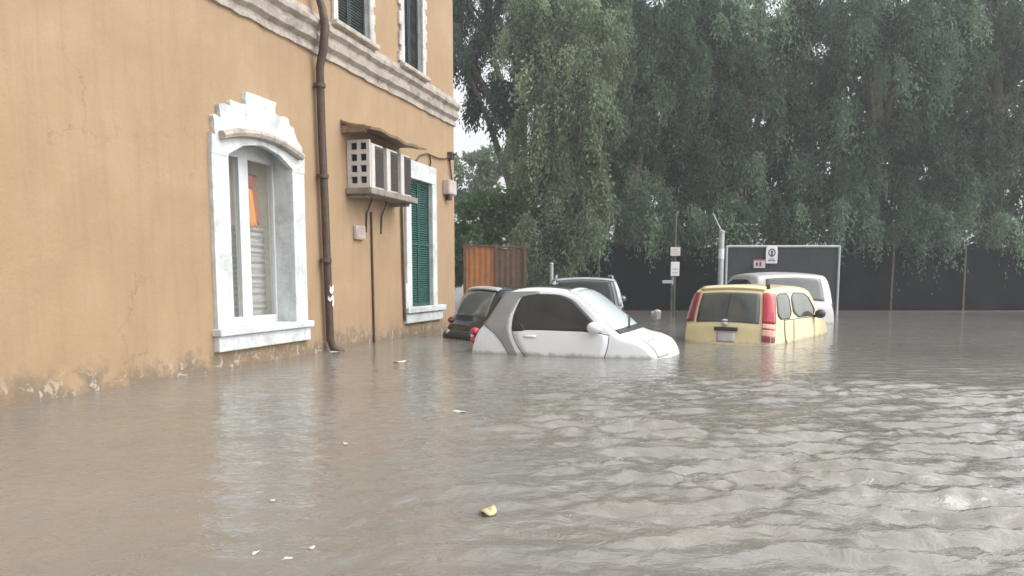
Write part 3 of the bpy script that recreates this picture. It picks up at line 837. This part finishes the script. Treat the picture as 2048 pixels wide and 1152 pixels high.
# ---- off-white people carrier further back
root = car_root(6.12, 16.7, 0, 'off white tall car behind the yellow hatchback, only its roof and rear window showing')
c = Car([(0, .35), (.01, .6), (.03, 1.0), (.07, 1.12), (.18, 1.52), (.26, 1.66), (.45, 1.735), (1.4, 1.78), (2.2, 1.73), (2.5, 1.62), (3.1, 1.16), (3.3, 1.08), (3.65, .95), (3.76, .75), (3.8, .5), (3.81, .36)], 1.86, 1.08, .20, .08, .2, .10, .09, .04)
c.body(M['van'], root)
c.strip('rear_window', 3.15, 4.85, -.84, .84, .006, M['glass_grey'], root, .008)
for sd in (-1, 1):
    c.sealed('side_window', [(.45, 1.15), (.55, 1.6), (2.3, 1.6), (2.8, 1.17)], .005, sd, M['glass'], root)
    c.decal('tail_light', [(.03, .8), (.03, 1.1), (.15, 1.1), (.15, .8)], .006, sd, M['red'], root)
    mirror(c, root, 2.6, 1.17, sd, M['van'])
c.strip('windscreen', 9.1, 10.0, -.9, .9, .006, M['glass'], root, .008)
c.wheels((.75, 3.05), .31, root, .2)

# ------------------------------------------------------------------ fences, gates, posts and signs at the back
t = empty('rusty_gate', (-.45, 20.0, GROUND), 0, label='rust orange sheet metal gate with a darker brown leaf, beyond the house corner', cat='gate')
def sheet(x0, x1, z0, z1, name, mt):
    rows = []
    n = int((x1 - x0) / .035)
    for z in (z0, (z0 + z1) / 2, z1): rows.append([(x0 + (x1 - x0) * i / n, .006 * math.sin(i * 1.57), z) for i in range(n + 1)])
    MB().grid(rows).build(name, mt, t, solid=.006)
sheet(-.72, 0.02, .05, 2.42, 'gate_leaf', M['rust']); sheet(.06, .74, .05, 2.38, 'gate_leaf', M['rust_dark'])
mb = MB()
for x in (-.76, .04, .78): mb.box((x - .035, -.05, 0), (x + .035, .05, 2.50))
mb.box((-.72, -.04, 2.43), (.005, .04, 2.48)); mb.box((.076, -.04, 2.40), (.744, .04, 2.45))
mb.build('gate_frame', M['rust_dark'], t, bevel=.006)

t = empty('dark_fence', (3.9, 23.5, GROUND), 0, label='long dark netting fence on posts under the trees at the back of the street', cat='fence')
rows = []
for i in range(60):
    x = -3.6 + 17 * i / 59
    rows.append([(x, .07 * math.sin(i * .9) + .02 * math.sin(i * 2.3), z + (.06 * math.sin(i * .7) + .05 * math.sin(i * 1.9) - .05 * abs(math.sin(i * .405)) if z > 2 else 0)) for z in (0, .9, 1.8, 2.58)])
MB().grid(rows).build('netting', M['net'], t, True, solid=.01)
for k in range(8): MB().tube([(-3.5 + k * 2.2, -.11, 0), (-3.5 + k * 2.2 + .04 * math.sin(3 * k), -.11, 2.66 + .06 * math.sin(5 * k))], .03, 8).build('fence_post', M['bark'], t, True)
mb = MB().box((-3.6, -.25, 0), (13.4, -.10, .66)); mb.build('kerb_wall', plain('red brown kerb', (.16, .07, .055), .8), t, bevel=.02)

t = empty('sign_pole', (4.17, 20.0, GROUND), 0, label='thin dark pole carrying a cream plate above a white plate', cat='sign pole')
MB().tube([(0, 0, 0), (0, 0, 3.3)], .03, 8).build('pole', plain('dark green pole', (.06, .08, .06), .5), t, True)
def plate(name, x, z0, z1, wd, mt, ink, parent, y=-.04):
    p = MB().box((x - wd / 2, y - .012, z0), (x + wd / 2, y, z1)).build(name, mt, parent, bevel=.01)
    if ink: 
        mb = MB(); h = z1 - z0
        for k, (u0, u1) in enumerate(ink): mb.box((x + wd * u0, y - .0165, z0 + h * (.18 + .26 * k)), (x + wd * u1, y - .0125, z0 + h * (.28 + .26 * k)))
        mb.build('print', M['sign_pink'], p)
plate('sign_plate', 0, 2.20, 2.42, .25, M['sign_cream'], [(-.35, .3), (-.35, .35), (-.3, .2)], t)
plate('sign_plate', 0, 1.69, 2.05, .22, M['sign_white'], [(-.32, .3), (-.3, .34)], t)
MB().box((-.32, -.06, 1.50), (-.05, -.03, 1.58)).box((-.06, -.05, 1.45), (-.035, -.03, 1.66)).build('small_plate', M['steel'], t, bevel=.008)

t = empty('steel_post', (5.62, 21.0, GROUND), 0, label='thick galvanised steel post with a white sticker left of the mesh gate', cat='post')
MB().tube([(0, 0, 0), (0, 0, 2.85)], .075, 12).build('post', M['steel'], t, True)
MB().tube([(0, 0, 2.851), (0, 0, 2.88), (0, 0, 2.92)], [.09, .09, .03], 12).build('cap', M['steel'], t, True)
MB().tube([(0, 0, 2.15), (0, 0, 2.42)], .079, 12).build('sticker', M['sign_white'], t, True)
MB().tube([(0, 0, 2.86), (-.12, 0, 3.1), (-.25, 0, 3.35)], .02, 6).build('bent_stay', M['steel'], t, True)

t = empty('mesh_gate', (9.9, 21.5, GROUND), 0, label='wide grey mesh gate with pale top rail behind the off white car', cat='gate')
mb = MB()
for x in (-4.0, -.9): mb.tube([(x, 0, 0), (x, 0, 2.52)], .035, 10)
for z in (2.50, .2): mb.tube([(-4.0, 0, z), (-.9, 0, z)], .035, 10)
mb.build('gate_frame', M['steel_white'], t, True)
mb = MB()
for i in range(61): mb.box((-3.96 + i * .05, -.005, .1), (-3.96 + i * .05 + .008, .005, 2.46))
for i in range(12): mb.box((-3.96, .0055, .2 + i * .2), (-.94, .012, .208 + i * .2))
mb.build('mesh_infill', M['mesh'], t)
MB().box((-3.97, .03, .1), (-.94, .045, 2.47)).build('screen_sheet', M['mesh'], t)

t = empty('prohibition_sign', (7.11, 21.40, 1.385), 0, label='white sign with a dark pictogram hung on the mesh gate', cat='sign')
rows = [(-.155, 0), (.155, 0), (.165, .30), (.15, .44), (.09, .49), (-.09, .49), (-.15, .44), (-.165, .30)]
sp = MB().prism(rows, -.012, 0).build('plate', M['sign_white'], t, bevel=.008)
mb = MB()
n = 20
ring = [[(r * math.cos(2 * PI * k / n), y, .29 + r * 1.15 * math.sin(2 * PI * k / n)) for k in range(n + 1)] for y, r in ((-.0125, .10), (-.018, .10), (-.018, .072), (-.0125, .072))]
mb.grid(ring)
mb.box((-.026, -.0175, .23), (.026, -.013, .35)); mb.box((-.045, -.017, .21), (.045, -.0131, .228))
mb.box((-.10, -.017, .06), (.10, -.0131, .085)); mb.box((-.08, -.017, .11), (.08, -.0131, .13))
mb.build('pictogram', M['sign_ink'], sp)
t = empty('small_notice', (6.78, 21.40, 1.26), 0, label='small faded pinkish notice beside the white sign on the mesh gate', cat='sign')
sp = MB().box((-.16, -.012, 0), (.16, 0, .23)).build('plate', M['sign_pink'], t, bevel=.006)
MB().box((-.16, -.017, .2), (.16, -.0125, .228)).build('red_band', M['sign_red'], sp)
MB().box((-.10, -.0165, .06), (-.04, -.0126, .15)).box((.0, -.0165, .05), (.05, -.0126, .17)).build('print', M['sign_ink'], sp)

t = empty('white_post', (.98, 19.3, GROUND), 0, label='slim white post standing behind the dark grey estate car', cat='post')
MB().tube([(0, 0, 0), (0, 0, 1.98)], .045, 10).build('post', M['steel_white'], t, True)
MB().tube([(0, 0, 1.981), (0, 0, 2.0), (0, 0, 2.02)], [.055, .05, .02], 10).build('cap', M['steel_white'], t, True)

o = MB().ball((4.18, 22.3, .02), (.11, .10, .07), 14, 9).ball((4.06, 22.32, .0), (.07, .06, .04), 10, 7).build('floating_bag', M['foam'], None, True)
tag(o, 'white plastic bag floating by the kerb wall at the far end of the flood', 'bag')

# ------------------------------------------------------------------ floating bits
def scrap(x, y, r, mt, label, cat, seed, asp=1.8):
    rr = random.Random(seed); n = 14; pts = [(0, 0, .018)]
    mb = MB(); rows = []
    for q in (0.02, .5, 1):
        rows.append([(q * r * asp * (1 + .25 * math.sin(3 * a + seed)) * math.cos(a), q * r * (1 + .2 * math.sin(2 * a + 2 * seed)) * math.sin(a), .006 + r * (.12 * math.sin(2 * a + seed) * q + .12 * (1 - q))) for a in np.linspace(0, 2 * PI, n + 1)])
    mb.grid(rows)
    o = mb.build('floating_leaf' if cat == 'leaf' else 'floating_scrap', mt, None, True, solid=min(.008, .12 * r))
    o.location = (x, y, .004); o.rotation_euler.z = rr.uniform(0, 6)
    tag(o, label, cat, 'bits floating on the flood')
for i, a_ in enumerate([
    (-1.33, 9.12, .045, 'foam', 'pale scrap floating furthest back, near the house wall right of the downpipe foot', 'scrap'),
    (-.40, 5.70, .032, 'foam', 'bright white scrap floating alone on the smooth water left of the white car', 'scrap'),
    (-.10, 3.23, .034, 'dryleaf', 'yellow leaf floating in the middle foreground, largest of the leaves', 'leaf'),
    (-.93, 2.72, .012, 'foam', 'tiny white scrap floating nearest the lower left, under the window', 'scrap'),
    (-.80, 2.66, .013, 'paleleaf', 'pale leaf floating right beside the tiny white scrap in the foreground', 'leaf'),
    (-1.07, 3.38, .011, 'paleleaf', 'small pale leaf floating alone in the left foreground, behind the tiny white scrap', 'leaf'),
    (-1.00, 4.57, .016, 'paleleaf', 'buff leaf floating on brown water midway between the foreground and the downpipe', 'leaf'),
    (-.74, 2.77, .010, 'foam', 'speck of white foam floating close to the yellow leaf, on its left', 'scrap'),
    (-2.37, 10.32, .05, 'foam', 'pale scrap washed against the foot of the brown downpipe', 'scrap'),
]): scrap(a_[0], a_[1], a_[2], M[a_[3]], a_[4], a_[5], i + 1)

# ------------------------------------------------------------------ trees
def leaves(rng, base, direc, length, width):
    """one diamond leaf per row of base; direc = unit axis"""
    n = len(base)
    side = np.cross(direc, rng.normal(size=(n, 3))); side /= np.linalg.norm(side, axis=1, keepdims=True) + 1e-9
    l, wd = length[:, None], width[:, None]
    a = base; tip = base + direc * l; midp = base + direc * l * .45
    V = np.stack([a, midp + side * wd, tip, midp - side * wd], 1).reshape(-1, 3)
    return V

def weeping_crown(seed, lobes, strands, hang, leaf=.11, per=16, light=.5, spread=.25):
    """lobes: (x,y,z,rx,ry,rz). Strands start in the outer part of each lobe and hang."""
    rng = np.random.default_rng(seed)
    vol = np.array([l[3] * l[4] * l[5] for l in lobes]) ** (2 / 3); cnt = (strands * vol / vol.sum()).astype(int)
    VS, TS = [], []
    for l, n in zip(lobes, cnt):
        if n < 1: continue
        d = rng.normal(size=(n, 3)); d /= np.linalg.norm(d, axis=1, keepdims=True)
        rad = rng.uniform(.45, 1.05, n) ** .6
        p = np.array(l[:3]) + d * rad[:, None] * np.array(l[3:])
        # clumps: pull strands towards a few attractors so gaps open between them
        k = max(5, n // 30)
        at = p[rng.integers(0, n, k)]
        idx = np.argmin(((p[:, None] - at[None]) ** 2).sum(-1), 1)
        p = p + (at[idx] - p) * rng.uniform(.5, .85, k)[idx][:, None]
        ctone = (rng.uniform(-.42, .0, k) + (rng.random(k) < .26) * rng.uniform(.3, .75, k))[idx] 
        hl = hang * rng.uniform(.45, 1.15, k)[idx] * rng.uniform(.6, 1.1, n)
        out = d * np.array([1, 1, 0]) * spread + rng.normal(size=(n, 3)) * .12
        j = (np.arange(per) + .5) / per
        pos = p[:, None] + out[:, None] * (hl[:, None] * np.sin(j * 1.6))[:, :, None] + np.array([0, 0, -1.0]) * (hl[:, None] * (j ** 1.35))[:, :, None]
        pos = pos + rng.normal(size=pos.shape) * .07
        dr = np.array([0, 0, -1.0]) + rng.normal(size=pos.shape) * .55 + out[:, None] * .6
        dr /= np.linalg.norm(dr, axis=2, keepdims=True)
        m = n * per
        cs = np.repeat(rng.uniform(.6, 1.25, k)[idx], per)
        V = leaves(rng, pos.reshape(-1, 3), dr.reshape(-1, 3), leaf * cs * rng.uniform(.6, 1.4, m), leaf * .2 * cs * rng.uniform(.7, 1.4, m))
        tone = light + np.repeat(ctone, per) + rng.uniform(-.12, .12, m)
        VS.append(V); TS.append(tone)
    V = np.concatenate(VS); t = np.clip(np.concatenate(TS), 0, 1)
    F = np.arange(len(V)).reshape(-1, 4)
    return V, F, t

def bushy_crown(seed, lobes, count, leaf=.10, light=.5):
    rng = np.random.default_rng(seed)
    vol = np.array([l[3] * l[4] * l[5] for l in lobes]) ** (2 / 3); cnt = (count * vol / vol.sum()).astype(int)
    VS, TS = [], []
    for l, n in zip(lobes, cnt):
        d = rng.normal(size=(n, 3)); d /= np.linalg.norm(d, axis=1, keepdims=True)
        p = np.array(l[:3]) + d * (rng.uniform(.3, 1.08, n) ** .5)[:, None] * np.array(l[3:])
        k = max(4, n // 90); at = p[rng.integers(0, n, k)]
        idx = np.argmin(((p[:, None] - at[None]) ** 2).sum(-1), 1)
        p += (at[idx] - p) * .35
        dr = d + rng.normal(size=(n, 3)) * .7 + np.array([0, 0, -.3]); dr /= np.linalg.norm(dr, axis=1, keepdims=True)
        VS.append(leaves(rng, p, dr, leaf * rng.uniform(.6, 1.4, n), leaf * .33 * rng.uniform(.7, 1.3, n)))
        TS.append(light + rng.uniform(-.28, .28, k)[idx] + rng.uniform(-.2, .2, n))
    V = np.concatenate(VS); F = np.arange(len(V)).reshape(-1, 4)
    return V, F, np.clip(np.concatenate(TS), 0, 1)

def trunk(parent, seed, h, r, lobes, lean=(0, 0)):
    rr = random.Random(seed); mb = MB()
    top = Vector((lean[0], lean[1], h))
    pts = [Vector((lean[0] * q ** 1.5 + .10 * math.sin(5 * q + seed), lean[1] * q ** 1.5 + .08 * math.cos(4 * q + seed), h * q)) for q in np.linspace(0, 1, 9)]
    mb.tube(pts, [r * (1.25 - .85 * q) for q in np.linspace(0, 1, 9)], 10)
    for l in lobes:
        q = rr.uniform(.42, .9); s = pts[int(q * 8)]; e = Vector(l[:3])
        mid = s.lerp(e, .5) + Vector((rr.uniform(-.3, .3), rr.uniform(-.3, .3), .35))
        mb.tube([s, s.lerp(mid, .5) + Vector((0, 0, .08)), mid, mid.lerp(e, .6), e], [r * .5, r * .42, r * .32, r * .2, r * .06], 7)
    return mb.build('trunk', M['bark'], parent, True)

def tree(loc, seed, lobes, label, mat, strands=0, hang=1.2, leaf=.12, per=16, light=.5, h=7, r=.25, lean=(0, 0), bush=0, name='weeping_tree', cat='tree', group=None, spread=.25):
    t = empty(name, (loc[0], loc[1], GROUND), 0, label=label, cat=cat, group=group)
    if bush: V, F, tone = bushy_crown(seed, lobes, bush, leaf, light)
    else: V, F, tone = weeping_crown(seed, lobes, strands, hang, leaf, per, light, spread)
    o = quad_mesh('crown', V, F, False, tone); o.data.materials.append(M[mat]); o.parent = t
    trunk(t, seed, h, r, [l for l in lobes if l[1] > -1], lean)
    return t

# lobes are relative to the trunk foot; z above the street
tree((1.15, 21.6), 1, [(-.15, 0, 3.2, .95, .9, 1.3), (.55, -.3, 3.9, .9, .9, 1.5), (-.4, .1, 5.4, .95, .9, 1.2), (.75, 0, 6.0, 1.0, 1.0, 1.4), (.1, .2, 7.4, 1.1, 1.0, 1.3), (1.0, .2, 8.2, 1.0, .9, 1.3), (-.6, .3, 8.8, .9, .9, 1.1), (-.35, -.2, 1.9, .55, .5, .9)],
     'sage green weeping tree with the lightest leaves, standing right of the rusty gate', 'leaf_sage', 4200, 1.1, .12, 16, .52, 8, .22)
tree((.4, 27.5), 2, [(-.6, 0, 9.4, 1.5, 1.5, 1.7), (.9, 0, 8.4, 1.5, 1.5, 2.2), (.3, 0, 11.3, 2.2, 1.8, 1.6), (-1.9, 0, 11.0, 1.6, 1.6, 1.4), (1.3, .2, 6.0, 1.1, 1.2, 1.7), (2.0, .3, 10.0, 1.6, 1.5, 2.0), (-3.4, .3, 11.4, 1.5, 1.4, 1.4), (-2.25, -.2, 9.5, 1.0, 1.0, 1.1), (-1.15, -.2, 7.9, .8, .9, 1.0)],
     'dark tall weeping tree just right of the house corner, overhanging the patch of white sky', 'leaf_dark', 6200, 1.2, .14, 16, .42, 9.5, .3)
tree((3.9, 24.8), 3, [(-.9, 0, 6.4, 1.5, 1.3, 1.7), (.7, -.3, 5.4, 1.5, 1.3, 1.5), (.2, 0, 8.2, 1.8, 1.5, 1.7), (-1.3, .2, 9.4, 1.6, 1.4, 1.5), (1.6, 0, 7.8, 1.5, 1.4, 1.7), (.5, 0, 9.9, 1.9, 1.6, 1.2), (2.0, .1, 9.6, 1.5, 1.4, 1.2), (-.2, -.6, 4.1, 1.2, 1.0, .9), (-1.1, -1.6, 3.5, .9, .5, .5), (.9, -1.6, 3.6, 1.0, .5, .6), (2.0, -1.8, 3.3, .7, .4, .5)],
     'broad grey green weeping tree with a leaning trunk behind the sign pole', 'leaf_mid', 5200, 1.4, .13, 16, .48, 9, .28, (-.5, 0))
tree((7.3, 25.2), 4, [(-1.0, 0, 5.6, 1.5, 1.3, 1.5), (.9, -.2, 5.2, 1.6, 1.3, 1.5), (0, -.2, 7.4, 1.8, 1.4, 1.7), (-1.3, 0, 9.3, 1.6, 1.4, 1.6), (1.5, 0, 8.6, 1.7, 1.4, 1.8), (.3, 0, 10.0, 2.0, 1.6, 1.2), (.0, -.7, 3.9, 1.5, .9, .8), (-.6, -2.0, 3.6, .8, .5, .5), (1.0, -2.1, 3.4, .9, .4, .6)],
     'grey green weeping tree behind the steel post and the left end of the mesh gate', 'leaf_mid', 5200, 1.4, .13, 16, .45, 9, .28)
tree((11.2, 24.6), 5, [(-1.2, 0, 5.4, 1.6, 1.3, 1.6), (1.0, 0, 5.6, 1.7, 1.3, 1.5), (-.2, -.2, 7.6, 1.9, 1.4, 1.7), (-1.3, 0, 9.5, 1.7, 1.4, 1.6), (1.6, 0, 9.0, 1.8, 1.4, 1.8), (.3, 0, 10.0, 2.0, 1.6, 1.2), (.2, -.6, 4.0, 1.7, .9, .8), (-1.3, -1.5, 3.5, 1.0, .4, .6), (.9, -1.5, 3.3, .9, .4, .6)],
     'darker green weeping tree behind the dark fence, right of the mesh gate', 'leaf_dark', 4800, 1.4, .14, 16, .62, 9, .28)
tree((15.2, 25.0), 6, [(-1.2, 0, 5.4, 1.7, 1.3, 1.7), (1.0, 0, 5.6, 1.9, 1.3, 1.6), (-.2, -.2, 7.8, 2.0, 1.4, 1.8), (-1.3, 0, 9.7, 1.8, 1.4, 1.6), (1.8, 0, 9.0, 1.9, 1.4, 1.9), (.3, 0, 10.2, 2.2, 1.6, 1.2), (0, -.5, 4.0, 1.9, .9, .9), (-1.2, -1.8, 3.5, 1.0, .4, .6), (1.0, -1.8, 3.2, 1.0, .4, .6)],
     'large green weeping tree at the far right, behind the dark fence', 'leaf_mid', 4800, 1.4, .14, 16, .42, 9, .3)
# a second row that closes the view under and between the crowns
for k, (x, y, lab) in enumerate(((4.3, 31, 'dark bushy tree in the back row, between the sage tree and the leaning trunk'), (8.6, 31.5, 'dark bushy tree in the back row, behind the left end of the mesh gate'), (13.0, 31, 'dark bushy tree in the back row, right of the mesh gate'), (17.6, 31.5, 'dark bushy tree in the back row, at the far right'))):
    tree((x, y), 20 + k, [(0, 0, 3.0, 3.0, 1.6, 2.8), (-1.0, 0, 6.6, 2.2, 1.5, 2.2), (1.2, 0, 7.4, 2.2, 1.5, 2.2), (0, 0, 10.2, 2.5, 1.6, 2.0)], lab, 'leaf_dark', bush=13000, leaf=.28, light=.3, h=8, r=.25, name='bushy_tree')
tree((2.3, 30.0), 27, [(0, 0, 3.0, 1.6, 1.3, 2.6), (.5, 0, 6.0, 1.4, 1.3, 2.0), (.6, 0, 8.8, 1.6, 1.4, 1.8)], 'dark bushy tree in the back row, directly behind the sage weeping tree', 'leaf_dark', bush=6500, leaf=.24, light=.3, h=7, r=.22, name='bushy_tree')
tree((-.7, 25.6), 30, [(-.7, 0, 2.9, 1.1, 1.0, 1.4), (.5, 0, 2.8, 1.1, 1.0, 1.4), (-.1, 0, 3.7, 1.0, .9, .9), (-1.5, 0, 2.4, .9, .9, 1.2), (.8, 0, 3.9, .8, .8, 1.0)], 'bright green bush rising above the rusty gate', 'leaf_green', bush=9000, leaf=.16, light=.45, h=3.2, r=.12, name='leafy_bush', cat='bush')
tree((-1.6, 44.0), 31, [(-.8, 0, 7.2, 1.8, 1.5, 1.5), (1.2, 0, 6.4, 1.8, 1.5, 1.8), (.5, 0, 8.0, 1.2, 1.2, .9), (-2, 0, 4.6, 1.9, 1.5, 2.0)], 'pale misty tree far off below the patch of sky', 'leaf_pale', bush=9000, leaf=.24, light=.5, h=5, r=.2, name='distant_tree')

# ------------------------------------------------------------------ rain-laden air
hm = bpy.data.materials.new('rain haze'); hm.use_nodes = True
hn = hm.node_tree; hn.nodes.remove(hn.nodes['Principled BSDF'])
vol = hn.nodes.new('ShaderNodeVolumePrincipled'); vol.inputs['Color'].default_value = (.9, .92, .94, 1)
vol.inputs['Density'].default_value = .0028; vol.inputs['Anisotropy'].default_value = .2
hn.links.new(vol.outputs[0], hn.nodes['Material Output'].inputs['Volume'])
hz = MB().box((-60, -20, -1.7), (70, 90, 18)).build('haze', hm); tag(hz, kind='stuff')
